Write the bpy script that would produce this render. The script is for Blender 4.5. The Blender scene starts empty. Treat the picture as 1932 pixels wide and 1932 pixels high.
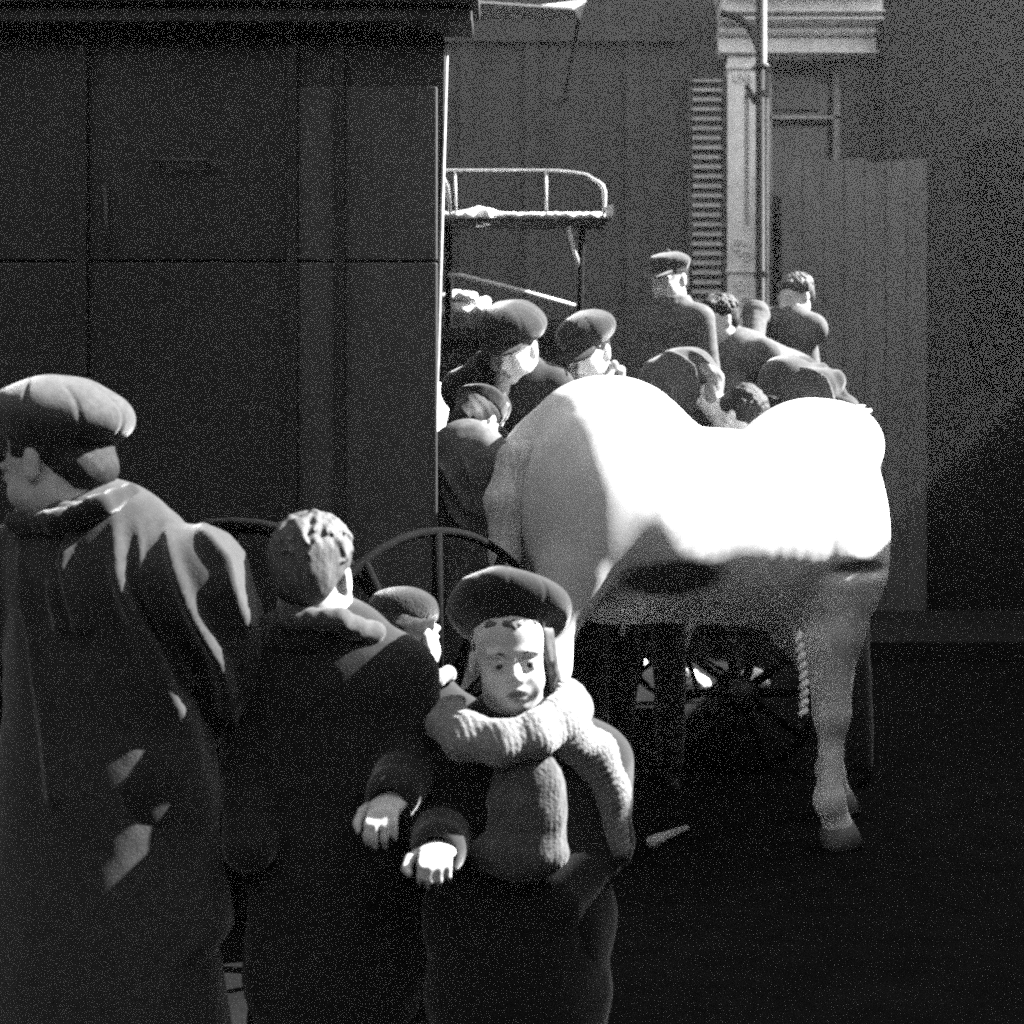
import bpy, math, random
import numpy as np
from math import radians as R, sin, cos, pi
random.seed(7)
sc = bpy.context.scene
COL = sc.collection

# ------------------------------------------------------------------ camera, light, exposure
FPX, CX, HZ, EYE = 2332.0, 966.0, 930.0, 1.25
cam = bpy.data.cameras.new('camera'); camo = bpy.data.objects.new('camera', cam); COL.objects.link(camo)
camo.location = (0, 0, EYE); camo.rotation_euler = (R(90), 0, 0)
cam.sensor_width = 36; cam.lens = 36*FPX/1932; cam.shift_y = -(966-HZ)/1932
cam.clip_start = 0.05; cam.clip_end = 400
cam.dof.use_dof = True; cam.dof.focus_distance = 3.6; cam.dof.aperture_fstop = 43.4/1000/0.012
sc.camera = camo
SUN = np.array([0.745, 0.20, 0.64]); SUN /= np.linalg.norm(SUN)
elev = math.asin(SUN[2]); azim = math.atan2(SUN[0], SUN[1])
w = bpy.data.worlds.new('World'); sc.world = w; w.use_nodes = True
nt = w.node_tree; nt.nodes.clear()
sky = nt.nodes.new('ShaderNodeTexSky'); sky.sky_type = 'NISHITA'; sky.sun_disc = False
sky.sun_elevation = elev; sky.sun_rotation = azim
bw = nt.nodes.new('ShaderNodeRGBToBW'); bg = nt.nodes.new('ShaderNodeBackground'); wo = nt.nodes.new('ShaderNodeOutputWorld')
bg.inputs['Strength'].default_value = 0.072
nt.links.new(sky.outputs[0], bw.inputs[0]); nt.links.new(bw.outputs[0], bg.inputs['Color']); nt.links.new(bg.outputs[0], wo.inputs['Surface'])
sl = bpy.data.lights.new('sun', 'SUN'); sl.energy = 5.0; sl.angle = R(0.5); sl.color = (1, 1, 1)
so = bpy.data.objects.new('sun', sl); COL.objects.link(so); so.location = (6, 4, 9)
from mathutils import Vector, Matrix
so.rotation_euler = Vector(SUN.tolist()).to_track_quat('Z', 'Y').to_euler()
sc.view_settings.view_transform = 'Standard'; sc.view_settings.look = 'None'
sc.view_settings.gamma = 1.0; sc.view_settings.use_curve_mapping = False
sc.view_settings.exposure = 2.8
sc.render.engine = 'CYCLES'
sc.cycles.use_denoising = False
sc.cycles.use_adaptive_sampling = True; sc.cycles.adaptive_threshold = 1.0; sc.cycles.adaptive_min_samples = 48
sc.cycles.pixel_filter_type = 'BLACKMAN_HARRIS'; sc.cycles.filter_width = 2.3
sc.cycles.max_bounces = 5; sc.cycles.diffuse_bounces = 3; sc.cycles.volume_bounces = 0
sc.cycles.caustics_reflective = False; sc.cycles.caustics_refractive = False

def P(px, py, d):
    """pixel of the 1932 px view + distance -> world point"""
    return np.array([(px-CX)/FPX*d, d, EYE-(py-HZ)/FPX*d])
def V(*a): return np.array(a, float)

# ------------------------------------------------------------------ materials
def mat(name, base, rough=0.85, scale=40, var=0.25, bump=0.2, bscale=None, bdist=0.004, sheen=0.0, stretch=(1,1,1), spots=None, metal=0.0, spec=0.3):
    m = bpy.data.materials.new(name); m.use_nodes = True
    n = m.node_tree; p = n.nodes['Principled BSDF']
    tc = n.nodes.new('ShaderNodeTexCoord'); mp = n.nodes.new('ShaderNodeMapping'); mp.inputs['Scale'].default_value = stretch
    n.links.new(tc.outputs['Object'], mp.inputs['Vector'])
    a = n.nodes.new('ShaderNodeTexNoise'); a.inputs['Scale'].default_value = scale; a.inputs['Detail'].default_value = 6; a.inputs['Roughness'].default_value = .65
    n.links.new(mp.outputs[0], a.inputs['Vector'])
    r = n.nodes.new('ShaderNodeValToRGB'); e = r.color_ramp.elements
    lo, hi = base*(1-var), base*(1+var)
    e[0].position = .3; e[0].color = (lo, lo, lo, 1); e[1].position = .7; e[1].color = (hi, hi, hi, 1)
    n.links.new(a.outputs['Fac'], r.inputs['Fac'])
    out = r.outputs['Color']
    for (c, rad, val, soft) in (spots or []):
        # a patch of other tone: ellipsoid in object space with a ragged edge
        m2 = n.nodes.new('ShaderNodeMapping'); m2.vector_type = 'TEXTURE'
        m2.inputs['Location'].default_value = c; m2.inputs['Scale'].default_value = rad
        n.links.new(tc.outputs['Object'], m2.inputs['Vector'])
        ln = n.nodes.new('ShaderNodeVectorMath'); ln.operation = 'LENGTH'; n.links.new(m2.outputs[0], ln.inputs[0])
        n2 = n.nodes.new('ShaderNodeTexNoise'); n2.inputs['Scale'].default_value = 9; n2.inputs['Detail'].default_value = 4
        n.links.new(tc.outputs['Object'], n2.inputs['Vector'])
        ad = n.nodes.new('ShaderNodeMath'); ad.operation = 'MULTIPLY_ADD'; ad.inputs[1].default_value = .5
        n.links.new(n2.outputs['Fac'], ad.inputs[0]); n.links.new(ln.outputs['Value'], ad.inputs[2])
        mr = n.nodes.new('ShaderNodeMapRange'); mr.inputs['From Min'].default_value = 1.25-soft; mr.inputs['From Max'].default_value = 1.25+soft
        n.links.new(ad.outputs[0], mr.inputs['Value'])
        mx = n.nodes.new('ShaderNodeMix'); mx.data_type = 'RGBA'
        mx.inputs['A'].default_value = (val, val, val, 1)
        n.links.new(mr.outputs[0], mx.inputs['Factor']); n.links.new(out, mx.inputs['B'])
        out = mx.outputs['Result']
    n.links.new(out, p.inputs['Base Color'])
    p.inputs['Roughness'].default_value = rough; p.inputs['Metallic'].default_value = metal
    p.inputs['Specular IOR Level'].default_value = spec
    p.inputs['Sheen Weight'].default_value = sheen; p.inputs['Sheen Roughness'].default_value = .4
    if bump:
        b = n.nodes.new('ShaderNodeTexNoise'); b.inputs['Scale'].default_value = bscale or scale*3; b.inputs['Detail'].default_value = 5
        n.links.new(mp.outputs[0], b.inputs['Vector'])
        bp = n.nodes.new('ShaderNodeBump'); bp.inputs['Strength'].default_value = bump; bp.inputs['Distance'].default_value = bdist
        n.links.new(b.outputs['Fac'], bp.inputs['Height']); n.links.new(bp.outputs[0], p.inputs['Normal'])
    return m

M = dict(
    rubber=mat('rubber', .004, .9, 20, .3, .1, spec=.05),
    asphalt=mat('asphalt', .006, .95, 6, .4, .6, 60, .01, spec=.05),
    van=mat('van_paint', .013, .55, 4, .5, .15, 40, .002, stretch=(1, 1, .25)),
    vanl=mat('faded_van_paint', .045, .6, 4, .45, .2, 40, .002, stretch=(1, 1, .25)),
    vand=mat('van_trim', .012, .6, 8, .3, .1),
    vanedge=mat('sunlit_edge', .30, .5, 30, .4, .2),  # pale tone painting the sunlit rim of the van corner
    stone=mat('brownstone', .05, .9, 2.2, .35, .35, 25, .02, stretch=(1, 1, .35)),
    pale=mat('glow_board_paint', .10, .9, 3, .35, .35, 25, .01, stretch=(1, 1, .3)),
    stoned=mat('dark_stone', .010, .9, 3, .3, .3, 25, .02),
    white=mat('white_paint', .75, .7, 9, .18, .3, 30, .01),
    cream=mat('cream_paint', .38, .7, 7, .25, .3, 30, .01),
    slat=mat('shutter_paint', .05, .6, 9, .3, .1),
    iron=mat('iron', .010, .5, 20, .3, .2, metal=.0),
    steel=mat('rail_metal', .55, .35, 30, .2, .1, metal=.0),
    snow=mat('snow', .85, .9, 20, .05, .4, 60, .01),
    sack=mat('pale_sacking', .55, .95, 25, .2, .5, 80, .006),
    wood=mat('dark_wood', .015, .7, 10, .3, .2, stretch=(.2, 1, 1)),
    glass=mat('window_glass', .012, .15, 3, .2, 0, spec=.5),
    blind=mat('window_blind', .12, .9, 6, .15, .1),
    wool=mat('dark_wool', .010, .95, 60, .3, .5, 260, .003, sheen=.35),
    woolm=mat('grey_wool', .026, .95, 50, .3, .5, 240, .003, sheen=.4),
    tweed=mat('tweed', .010, .95, 90, .5, .5, 300, .003, sheen=.35),
    greycloth=mat('grey_cloth', .10, .95, 40, .35, .4, 200, .003),
    tweedl=mat('light_tweed', .045, .95, 70, .35, .5, 260, .003, sheen=.3),
    knit=mat('grey_knit', .075, .95, 45, .4, .8, 140, .006, sheen=.3),
    knitd=mat('dark_knit', .012, .95, 60, .4, .8, 150, .006, sheen=.3),
    knitl=mat('pale_knit', .17, .95, 50, .35, .8, 130, .006, sheen=.3),
    shirt=mat('shirt_cloth', .3, .9, 50, .1, .3),
    skin=mat('skin', .48, .6, 30, .12, .15, 200, .002),
    lip=mat('lip', .2, .5, 60, .1, .1),
    eyem=mat('eye', .12, .2, 10, .1, 0, spec=.6),
    iris=mat('iris', .012, .15, 10, .1, 0, spec=.6),
    haird=mat('dark_hair', .012, .6, 20, .4, .6, 200, .004, stretch=(6, 6, 1)),
    hairl=mat('fair_hair', .07, .6, 20, .4, .5, 160, .003, stretch=(4, 4, 1)),
    shoe=mat('boot_leather', .01, .5, 20, .3, .2),
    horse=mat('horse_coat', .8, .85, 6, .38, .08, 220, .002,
              spots=[((-.86, -.2, 1.12), (.30, .5, .42), .5, .5), ((-.36, -.33, 1.0), (.20, .4, .062), .045, .22), ((.42, -.33, 1.015), (.13, .3, .022), .12, .3), ((-.02, -.3, 1.32), (.09, .3, .012), .3, .3)]),  # grey rump, belly patch, elbow crease shadow painted into the coat, thin mark
    hoof=mat('hoof', .14, .6, 20, .3, .2),
    mane=mat('white_hair', .6, .8, 15, .3, .8, 60, .01, stretch=(6, 6, 1)),
    paper=mat('paper', .75, .8, 20, .1, .3),
    rope=mat('pale_rope', .85, .9, 60, .2, .5),
)

# ------------------------------------------------------------------ object helpers
def link(o, parent=None):
    COL.objects.link(o)
    if parent is not None: o.parent = parent
    return o
def rootloc(parent):
    v = np.zeros(3)
    while parent is not None:
        v += np.array(parent.location); parent = parent.parent
    return v
def tag(o, label=None, cat=None, group=None, kind=None):
    if label: o['label'] = label
    if cat: o['category'] = cat
    if group: o['group'] = group
    if kind: o['kind'] = kind
    return o
def thing(name, loc, label, cat, group=None):
    o = bpy.data.objects.new(name, None); o.location = tuple(float(x) for x in loc); o.empty_display_size = .1
    COL.objects.link(o); return tag(o, label, cat, group)
def mesh(name, verts, faces, m, parent=None, smooth=True, matidx=None, mats=None):
    me = bpy.data.meshes.new(name)
    v = np.asarray(verts, float) - rootloc(parent)
    me.from_pydata(v.tolist(), [], [tuple(f) for f in (faces.tolist() if hasattr(faces, 'tolist') else faces)])
    for mm in (mats or [m]): me.materials.append(mm)
    me.validate(); me.update()
    if smooth: me.polygons.foreach_set('use_smooth', [True]*len(me.polygons))
    if matidx is not None: me.polygons.foreach_set('material_index', matidx)
    o = bpy.data.objects.new(name, me); link(o, parent)
    return o

class MB:
    """collects boxes, tubes and lathes into one mesh"""
    def __init__(s): s.v = []; s.f = []
    def add(s, v, f):
        n = len(s.v); s.v += [tuple(x) for x in v]; s.f += [tuple(i+n for i in q) for q in f]; return s
    def box(s, x0, x1, y0, y1, z0, z1, rz=0, c=None, b=.0):
        v = [(x, y, z) for x in (x0, x1) for y in (y0, y1) for z in (z0, z1)]
        if b:
            # chamfered vertical edges
            pts = [(x0+b, y0), (x1-b, y0), (x1, y0+b), (x1, y1-b), (x1-b, y1), (x0+b, y1), (x0, y1-b), (x0, y0+b)]
            v = [(x, y, z) for z in (z0, z1) for x, y in pts]
            f = [tuple(range(7, -1, -1)), tuple(range(8, 16))]+[(i, (i+1) % 8, 8+(i+1) % 8, 8+i) for i in range(8)]
        else:
            f = [(0, 1, 3, 2), (4, 6, 7, 5), (0, 4, 5, 1), (2, 3, 7, 6), (0, 2, 6, 4), (1, 5, 7, 3)]
        if rz:
            cx, cy = c if c else ((x0+x1)/2, (y0+y1)/2); ca, sa = cos(rz), sin(rz)
            v = [(cx+(x-cx)*ca-(y-cy)*sa, cy+(x-cx)*sa+(y-cy)*ca, z) for x, y, z in v]
        return s.add(v, f)
    def tube(s, pts, r, n=10, cap=True):
        pts = [np.array(p, float) for p in pts]; rr = r if hasattr(r, '__len__') else [r]*len(pts)
        v = []; f = []; up = None
        for i, p in enumerate(pts):
            t = pts[min(i+1, len(pts)-1)]-pts[max(i-1, 0)]; t = t/(np.linalg.norm(t)+1e-9)
            if up is None:
                up = np.array([0, 0, 1.]) if abs(t[2]) < .9 else np.array([1., 0, 0])
            a = np.cross(t, up); a /= np.linalg.norm(a)+1e-9; b = np.cross(t, a); up = -b if np.dot(-b, up) > 0 else b
            a2 = np.cross(t, up); a2 /= np.linalg.norm(a2)+1e-9
            for k in range(n):
                th = 2*pi*k/n; v.append(p+rr[i]*(cos(th)*a2+sin(th)*up))
        for i in range(len(pts)-1):
            for k in range(n):
                f.append((i*n+k, i*n+(k+1) % n, (i+1)*n+(k+1) % n, (i+1)*n+k))
        if cap: f += [tuple(range(n-1, -1, -1)), tuple(range((len(pts)-1)*n, len(pts)*n))]
        return s.add(v, f)
    def build(s, name, m, parent=None, smooth=False):
        o = mesh(name, s.v, s.f, m, parent, smooth)
        return o
def bev(o, wdt=.01, seg=2):
    b = o.modifiers.new('bevel', 'BEVEL'); b.width = wdt; b.segments = seg; b.limit_method = 'ANGLE'; return o

# ------------------------------------------------------------------ SDF sculpting (smooth unions -> one closed surface)
def rotz(a): c, s = cos(a), sin(a); return np.array([[c, -s, 0], [s, c, 0], [0, 0, 1.]])
def rotx(a): c, s = cos(a), sin(a); return np.array([[1, 0, 0], [0, c, -s], [0, s, c]])
def roty(a): c, s = cos(a), sin(a); return np.array([[c, 0, s], [0, 1, 0], [-s, 0, c]])
def face_rot(yaw, pitch=0, roll=0): return rotz(R(yaw)) @ rotx(R(pitch)) @ roty(R(roll))

def cone(a, b, ra, rb, fl=None, k=.02, op='+'):
    return dict(t='c', a=np.array(a, float), b=np.array(b, float), ra=ra, rb=rb, fl=fl, k=k, op=op)
def ell(c, r, rot=None, k=.02, op='+'):
    return dict(t='e', c=np.array(c, float), r=np.array(r if hasattr(r, '__len__') else (r, r, r), float), R=rot, k=k, op=op)
def tor(c, rot, rx, ry, tube, k=.01, h=1.0, op='+'):
    return dict(t='t', c=np.array(c, float), R=rot, rx=rx, ry=ry, tube=tube, h=h, k=k, op=op)
def chain(pts, rad, k=.01, fl=None):
    return [cone(pts[i], pts[i+1], rad[i], rad[i+1], fl=fl, k=k) for i in range(len(pts)-1)]
def xf(prims, rot, org, s=1.0):
    out = []
    for p in prims:
        q = dict(p); q['k'] = p['k']*s
        if p['t'] == 'c':
            q['a'] = org+rot@(p['a']*s); q['b'] = org+rot@(p['b']*s); q['ra'] = p['ra']*s; q['rb'] = p['rb']*s
            if p['fl']: q['fl'] = (rot@np.array(p['fl'][0], float), p['fl'][1])
        else:
            q['c'] = org+rot@(p['c']*s); q['R'] = rot@(p['R'] if p['R'] is not None else np.eye(3))
            if p['t'] == 'e': q['r'] = p['r']*s
            else: q['rx'] = p['rx']*s; q['ry'] = p['ry']*s; q['tube'] = p['tube']*s
        out.append(q)
    return out
def pbox(p):
    if p['t'] == 'c':
        m = max(p['ra'], p['rb'])*max(1, p['fl'][1] if p['fl'] else 1)
        return np.minimum(p['a'], p['b'])-m, np.maximum(p['a'], p['b'])+m
    if p['t'] == 'e':
        r = p['r']
        e = np.sqrt(((p['R']*r)**2).sum(1)) if p['R'] is not None else r
        return p['c']-e, p['c']+e
    m = max(p['rx'], p['ry'])+p['tube']*max(1, p['h']); return p['c']-m, p['c']+m
def peval(p, X, Y, Z):
    if p['t'] == 'c':
        a, b = p['a'], p['b']; ba = b-a; L = max(ba@ba, 1e-9)
        x, y, z = X-a[0], Y-a[1], Z-a[2]
        h = np.clip((x*ba[0]+y*ba[1]+z*ba[2])/L, 0, 1)
        x = x-h*ba[0]; y = y-h*ba[1]; z = z-h*ba[2]
        if p['fl']:
            ax, f = p['fl']; c = (x*ax[0]+y*ax[1]+z*ax[2])*(1/f-1)
            x = x+ax[0]*c; y = y+ax[1]*c; z = z+ax[2]*c
            return (np.sqrt(x*x+y*y+z*z)-(p['ra']+(p['rb']-p['ra'])*h))*min(1, max(f, .6))
        return np.sqrt(x*x+y*y+z*z)-(p['ra']+(p['rb']-p['ra'])*h)
    x, y, z = X-p['c'][0], Y-p['c'][1], Z-p['c'][2]
    if p['R'] is not None:
        q = p['R'].T
        x, y, z = q[0, 0]*x+q[0, 1]*y+q[0, 2]*z, q[1, 0]*x+q[1, 1]*y+q[1, 2]*z, q[2, 0]*x+q[2, 1]*y+q[2, 2]*z
    if p['t'] == 'e':
        r = p['r']
        k0 = np.sqrt((x/r[0])**2+(y/r[1])**2+(z/r[2])**2)
        k1 = np.sqrt((x/r[0]**2)**2+(y/r[1]**2)**2+(z/r[2]**2)**2)+1e-6
        return k0*(k0-1)/k1
    rho = np.sqrt((x/p['rx'])**2+(y/p['ry'])**2)
    rad = (rho-1)*min(p['rx'], p['ry'])
    return np.sqrt(rad**2+(z/p['h'])**2)-p['tube']
def axis(lo, hi, vox, fine=None):
    if fine is None: return np.arange(lo, hi+vox, vox)
    a, b, fv = fine; out = [lo]
    while out[-1] < hi+vox:
        c = out[-1]; out.append(c+(fv if a-vox <= c <= b+vox else vox))
    return np.array(out)
def sculpt(prims, vox, zfine=None):
    lo = np.min([pbox(p)[0] for p in prims if p['op'] == '+'], 0)-3*vox
    hi = np.max([pbox(p)[1] for p in prims if p['op'] == '+'], 0)+3*vox
    xs = axis(lo[0], hi[0], vox); ys = axis(lo[1], hi[1], vox); zs = axis(lo[2], hi[2], vox, zfine)
    F = np.full((len(xs), len(ys), len(zs)), .08, np.float32)
    for p in prims:
        a, b = pbox(p); m = p['k']+3*vox
        sl = []
        for arr, l, h in ((xs, a[0], b[0]), (ys, a[1], b[1]), (zs, a[2], b[2])):
            i = max(0, np.searchsorted(arr, l-m)-1); j = min(len(arr), np.searchsorted(arr, h+m)+1); sl.append(slice(i, max(j, i+1)))
        X = xs[sl[0]].astype(np.float32)[:, None, None]; Y = ys[sl[1]].astype(np.float32)[None, :, None]; Z = zs[sl[2]].astype(np.float32)[None, None, :]
        d = peval(p, X, Y, Z).astype(np.float32); f = F[tuple(sl)]; k = max(p['k'], 1e-4)
        if p['op'] == '+':
            h = np.maximum(k-np.abs(f-d), 0)/k; F[tuple(sl)] = np.minimum(f, d)-h*h*k*.25
        else:
            h = np.maximum(k-np.abs(f+d), 0)/k; F[tuple(sl)] = np.maximum(f, -d)+h*h*k*.25
    return nets(F, xs, ys, zs)
def nets(F, xs, ys, zs):
    s = F < 0
    c = np.zeros(tuple(n-1 for n in F.shape), np.int8); sh = c.shape
    for i in (0, 1):
        for j in (0, 1):
            for k in (0, 1): c += s[i:i+sh[0], j:j+sh[1], k:k+sh[2]]
    mx = (c > 0) & (c < 8); I, J, K = np.nonzero(mx)
    idx = np.full(sh, -1, np.int64); idx[mx] = np.arange(len(I))
    acc = np.zeros((len(I), 3)); cnt = np.zeros(len(I))
    for ax in range(3):
        for u in (0, 1):
            for v in (0, 1):
                o = [u, v]; o.insert(ax, 0); e = [0, 0, 0]; e[ax] = 1
                f0 = F[I+o[0], J+o[1], K+o[2]]; f1 = F[I+o[0]+e[0], J+o[1]+e[1], K+o[2]+e[2]]
                m = (f0 < 0) != (f1 < 0); t = np.where(m, f0/np.where(m, f0-f1, 1), 0)
                q = np.stack([I+o[0], J+o[1], K+o[2]], 1).astype(float); q[:, ax] += t
                acc[m] += q[m]; cnt[m] += 1
    q = acc/np.maximum(cnt, 1)[:, None]
    v = np.stack([np.interp(q[:, 0], np.arange(len(xs)), xs), np.interp(q[:, 1], np.arange(len(ys)), ys), np.interp(q[:, 2], np.arange(len(zs)), zs)], 1)
    fs = []
    for ax in range(3):
        a, b = [(1, 2), (2, 0), (0, 1)][ax]
        sl0 = [slice(1, n-1) for n in F.shape]; sl1 = list(sl0); sl0[ax] = slice(0, F.shape[ax]-1); sl1[ax] = slice(1, F.shape[ax])
        d = s[tuple(sl0)] != s[tuple(sl1)]; ins = s[tuple(sl0)]
        g = np.nonzero(d); o = [1, 1, 1]; o[ax] = 0
        g = [g[i]+o[i] for i in range(3)]
        def at(da, db):
            h = [x.copy() for x in g]; h[a] = h[a]+da; h[b] = h[b]+db; return idx[h[0], h[1], h[2]]
        qd = np.stack([at(-1, -1), at(0, -1), at(0, 0), at(-1, 0)], 1)
        fl = ins[np.nonzero(d)]
        qd[~fl] = qd[~fl][:, ::-1]
        fs.append(qd)
    fs = np.concatenate(fs); fs = fs[(fs >= 0).all(1)]
    return v, fs
def vnormals(v, f):
    n = np.cross(v[f[:, 2]]-v[f[:, 0]], v[f[:, 3]]-v[f[:, 1]]); N = np.zeros_like(v)
    for i in range(4): np.add.at(N, f[:, i], n)
    return N/(np.linalg.norm(N, axis=1)[:, None]+1e-9)
def wob(v, freq, seed=0, oct=3):
    rg = np.random.RandomState(seed); out = 0; amp = 1.
    for o in range(oct):
        for _ in range(4):
            d = rg.normal(size=3); d /= np.linalg.norm(d); out = out+amp*np.sin(v@d*freq*2*pi+rg.rand()*6.28)
        freq *= 1.9; amp *= .5
    return out/5
def ridges(v, lst, d):
    """long cloth folds given as polylines over the picture plane at distance d: (points, width m, height m)"""
    out = np.zeros(len(v))
    for pts, wd, amp in lst:
        q = np.array([P(x, y, d)[[0, 2]] for x, y in pts]); best = np.full(len(v), 9.); tt = np.zeros(len(v)); n = len(q)-1
        pv = v[:, [0, 2]]
        for i in range(n):
            ab = q[i+1]-q[i]; h = np.clip(((pv-q[i])@ab)/(ab@ab), 0, 1); dd = np.linalg.norm(pv-q[i]-h[:, None]*ab, axis=1)
            m = dd < best; best[m] = dd[m]; tt[m] = (i+h[m])/n
        wds = wd*(.5+.7*tt)
        out += 1.3*amp*np.exp(-(best/wds)**2)*np.clip(tt*3.5, 0, 1)
    return out
def sdfobj(name, prims, vox, m, parent, disp=None, zfine=None, mats=None, midx=None):
    v, f = sculpt(prims, vox, zfine)
    if disp is not None:
        N = vnormals(v, f); v = v+N*np.asarray(disp(v, N))[:, None]
    mi = None
    if midx is not None: mi = midx(v[f].mean(1)).astype(np.int32)
    return mesh(name, v, f, m, parent, True, mi, mats)

# ------------------------------------------------------------------ people
def head_prims(mouth=.003, child=False):
    if child: return child_head(mouth)
    p = [ell((0, .018, .035), (.076, .096, .086), k=.0), ell((0, -.03, -.03), (.058, .062, .088), k=.03),
         ell((0, -.064, -.098), (.024, .022, .020), k=.03), ell((.052, .0, -.062), (.018, .036, .03), k=.03), ell((-.052, .0, -.062), (.018, .036, .03), k=.03)]
    for s in (-1, 1):
        p += [ell((s*.036, -.060, -.040), (.023, .026, .026), k=.02), ell((s*.03, -.080, .018), (.026, .012, .010), k=.015)]
    for s in (-1, 1):
        p += [ell((s*.031, -.102, -.006), (.019, .019, .0125), k=.012, op='-'), ell((s*.031, -.078, -.006), (.0155, .0125, .0125), k=.003)]
        p += [cone((s*.018, -.0885, -.0005), (s*.044, -.0845, -.0015), .0032, .003, k=.004), cone((s*.019, -.087, -.0135), (s*.043, -.083, -.0125), .0028, .0026, k=.004)]
        p += [ell((s*.077, .012, -.012), (.008, .02, .031), rotx(R(-12)), k=.008), ell((s*.087, .008, -.008), (.006, .011, .018), k=.004, op='-')]
    p += [cone((0, -.088, .006), (0, -.110, -.034), .008, .0115, k=.012), ell((.012, -.099, -.038), (.008, .009, .007), k=.006), ell((-.012, -.099, -.038), (.008, .009, .007), k=.006)]
    p += [ell((0, -.087, -.062), (.026, .012, .012), k=.015), ell((0, -.0955, -.066), (.021, .007, .0055), k=.006), ell((0, -.094, -.0785), (.018, .007, .0062), k=.006),
          ell((0, -.103, -.072), (.019, .013, mouth), k=.003, op='-')]
    return p
def child_head(mouth):
    p = [ell((0, .018, .038), (.079, .096, .088), k=.0), ell((0, -.028, -.020), (.063, .062, .080), k=.03), ell((0, -.062, -.090), (.021, .021, .018), k=.035),
         ell((0, -.02, -.06), (.056, .05, .04), k=.03), ell((0, -.055, .05), (.06, .03, .045), k=.03)]
    for s in (-1, 1):
        p += [ell((s*.034, -.062, -.045), (.026, .026, .027), k=.025), ell((s*.03, -.081, .014), (.026, .008, .007), k=.018)]
    for s in (-1, 1):
        p += [ell((s*.031, -.104, -.010), (.021, .022, .0155), k=.016, op='-'), ell((s*.031, -.077, -.010), (.0165, .0125, .014), k=.005)]
        p += [cone((s*.019, -.0885, -.0025), (s*.044, -.084, -.0035), .0028, .0026, k=.005), cone((s*.020, -.0865, -.0185), (s*.043, -.083, -.0175), .0022, .002, k=.005)]
        p += [ell((s*.080, .012, -.012), (.008, .02, .029), rotx(R(-12)), k=.008), ell((s*.090, .008, -.008), (.006, .011, .017), k=.004, op='-')]
    p += [cone((0, -.086, -.004), (0, -.104, -.034), .007, .0105, k=.016), ell((.010, -.096, -.038), (.0075, .0085, .006), k=.008), ell((-.010, -.096, -.038), (.0075, .0085, .006), k=.008)]
    p += [ell((0, -.084, -.064), (.024, .012, .014), k=.018), ell((0, -.0925, -.0625), (.018, .0065, .0050), k=.008), ell((0, -.0905, -.0780), (.016, .0065, .0058), k=.008),
          ell((0, -.100, -.0702), (.0165, .012, mouth*.75), k=.004, op='-')]
    return p
def hand_prims(wr, dirv, pn, s=1.0, curl=40, thumb=1):
    d = np.array(dirv, float); d /= np.linalg.norm(d); n = np.array(pn, float); n = n-d*(n@d); n /= np.linalg.norm(n)
    sd = np.cross(d, n)*thumb; Rm = np.stack([sd, d, n], 1)
    pr = [cone((0, -.02, 0), (0, .02, 0), .026, .03, fl=((0, 0, 1), .62), k=.015), ell((0, .05, 0), (.041, .048, .016), k=.015)]
    for i, (x, L) in enumerate(((.03, .07), (.011, .078), (-.009, .073), (-.028, .057))):
        a = R(curl*(.6+.12*i)); p0 = np.array([x*.9, .085, 0]); d1 = np.array([x*1.2, cos(a), -sin(a)]); p1 = p0+d1*L*.42
        b = a+R(curl*.9); p2 = p1+np.array([x*.5, cos(b), -sin(b)])*L*.33; c = b+R(curl*.7); p3 = p2+np.array([0, cos(c), -sin(c)])*L*.25
        pr += chain([p0, p1, p2, p3], [.0095, .0088, .008, .0068], k=.004)
    pr += chain([(.03, .02, -.004), (.055, .05, -.016), (.06, .078, -.028), (.052, .098, -.036)], [.014, .012, .0105, .008], k=.006)
    return xf(pr, Rm, np.array(wr, float), s)

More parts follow.
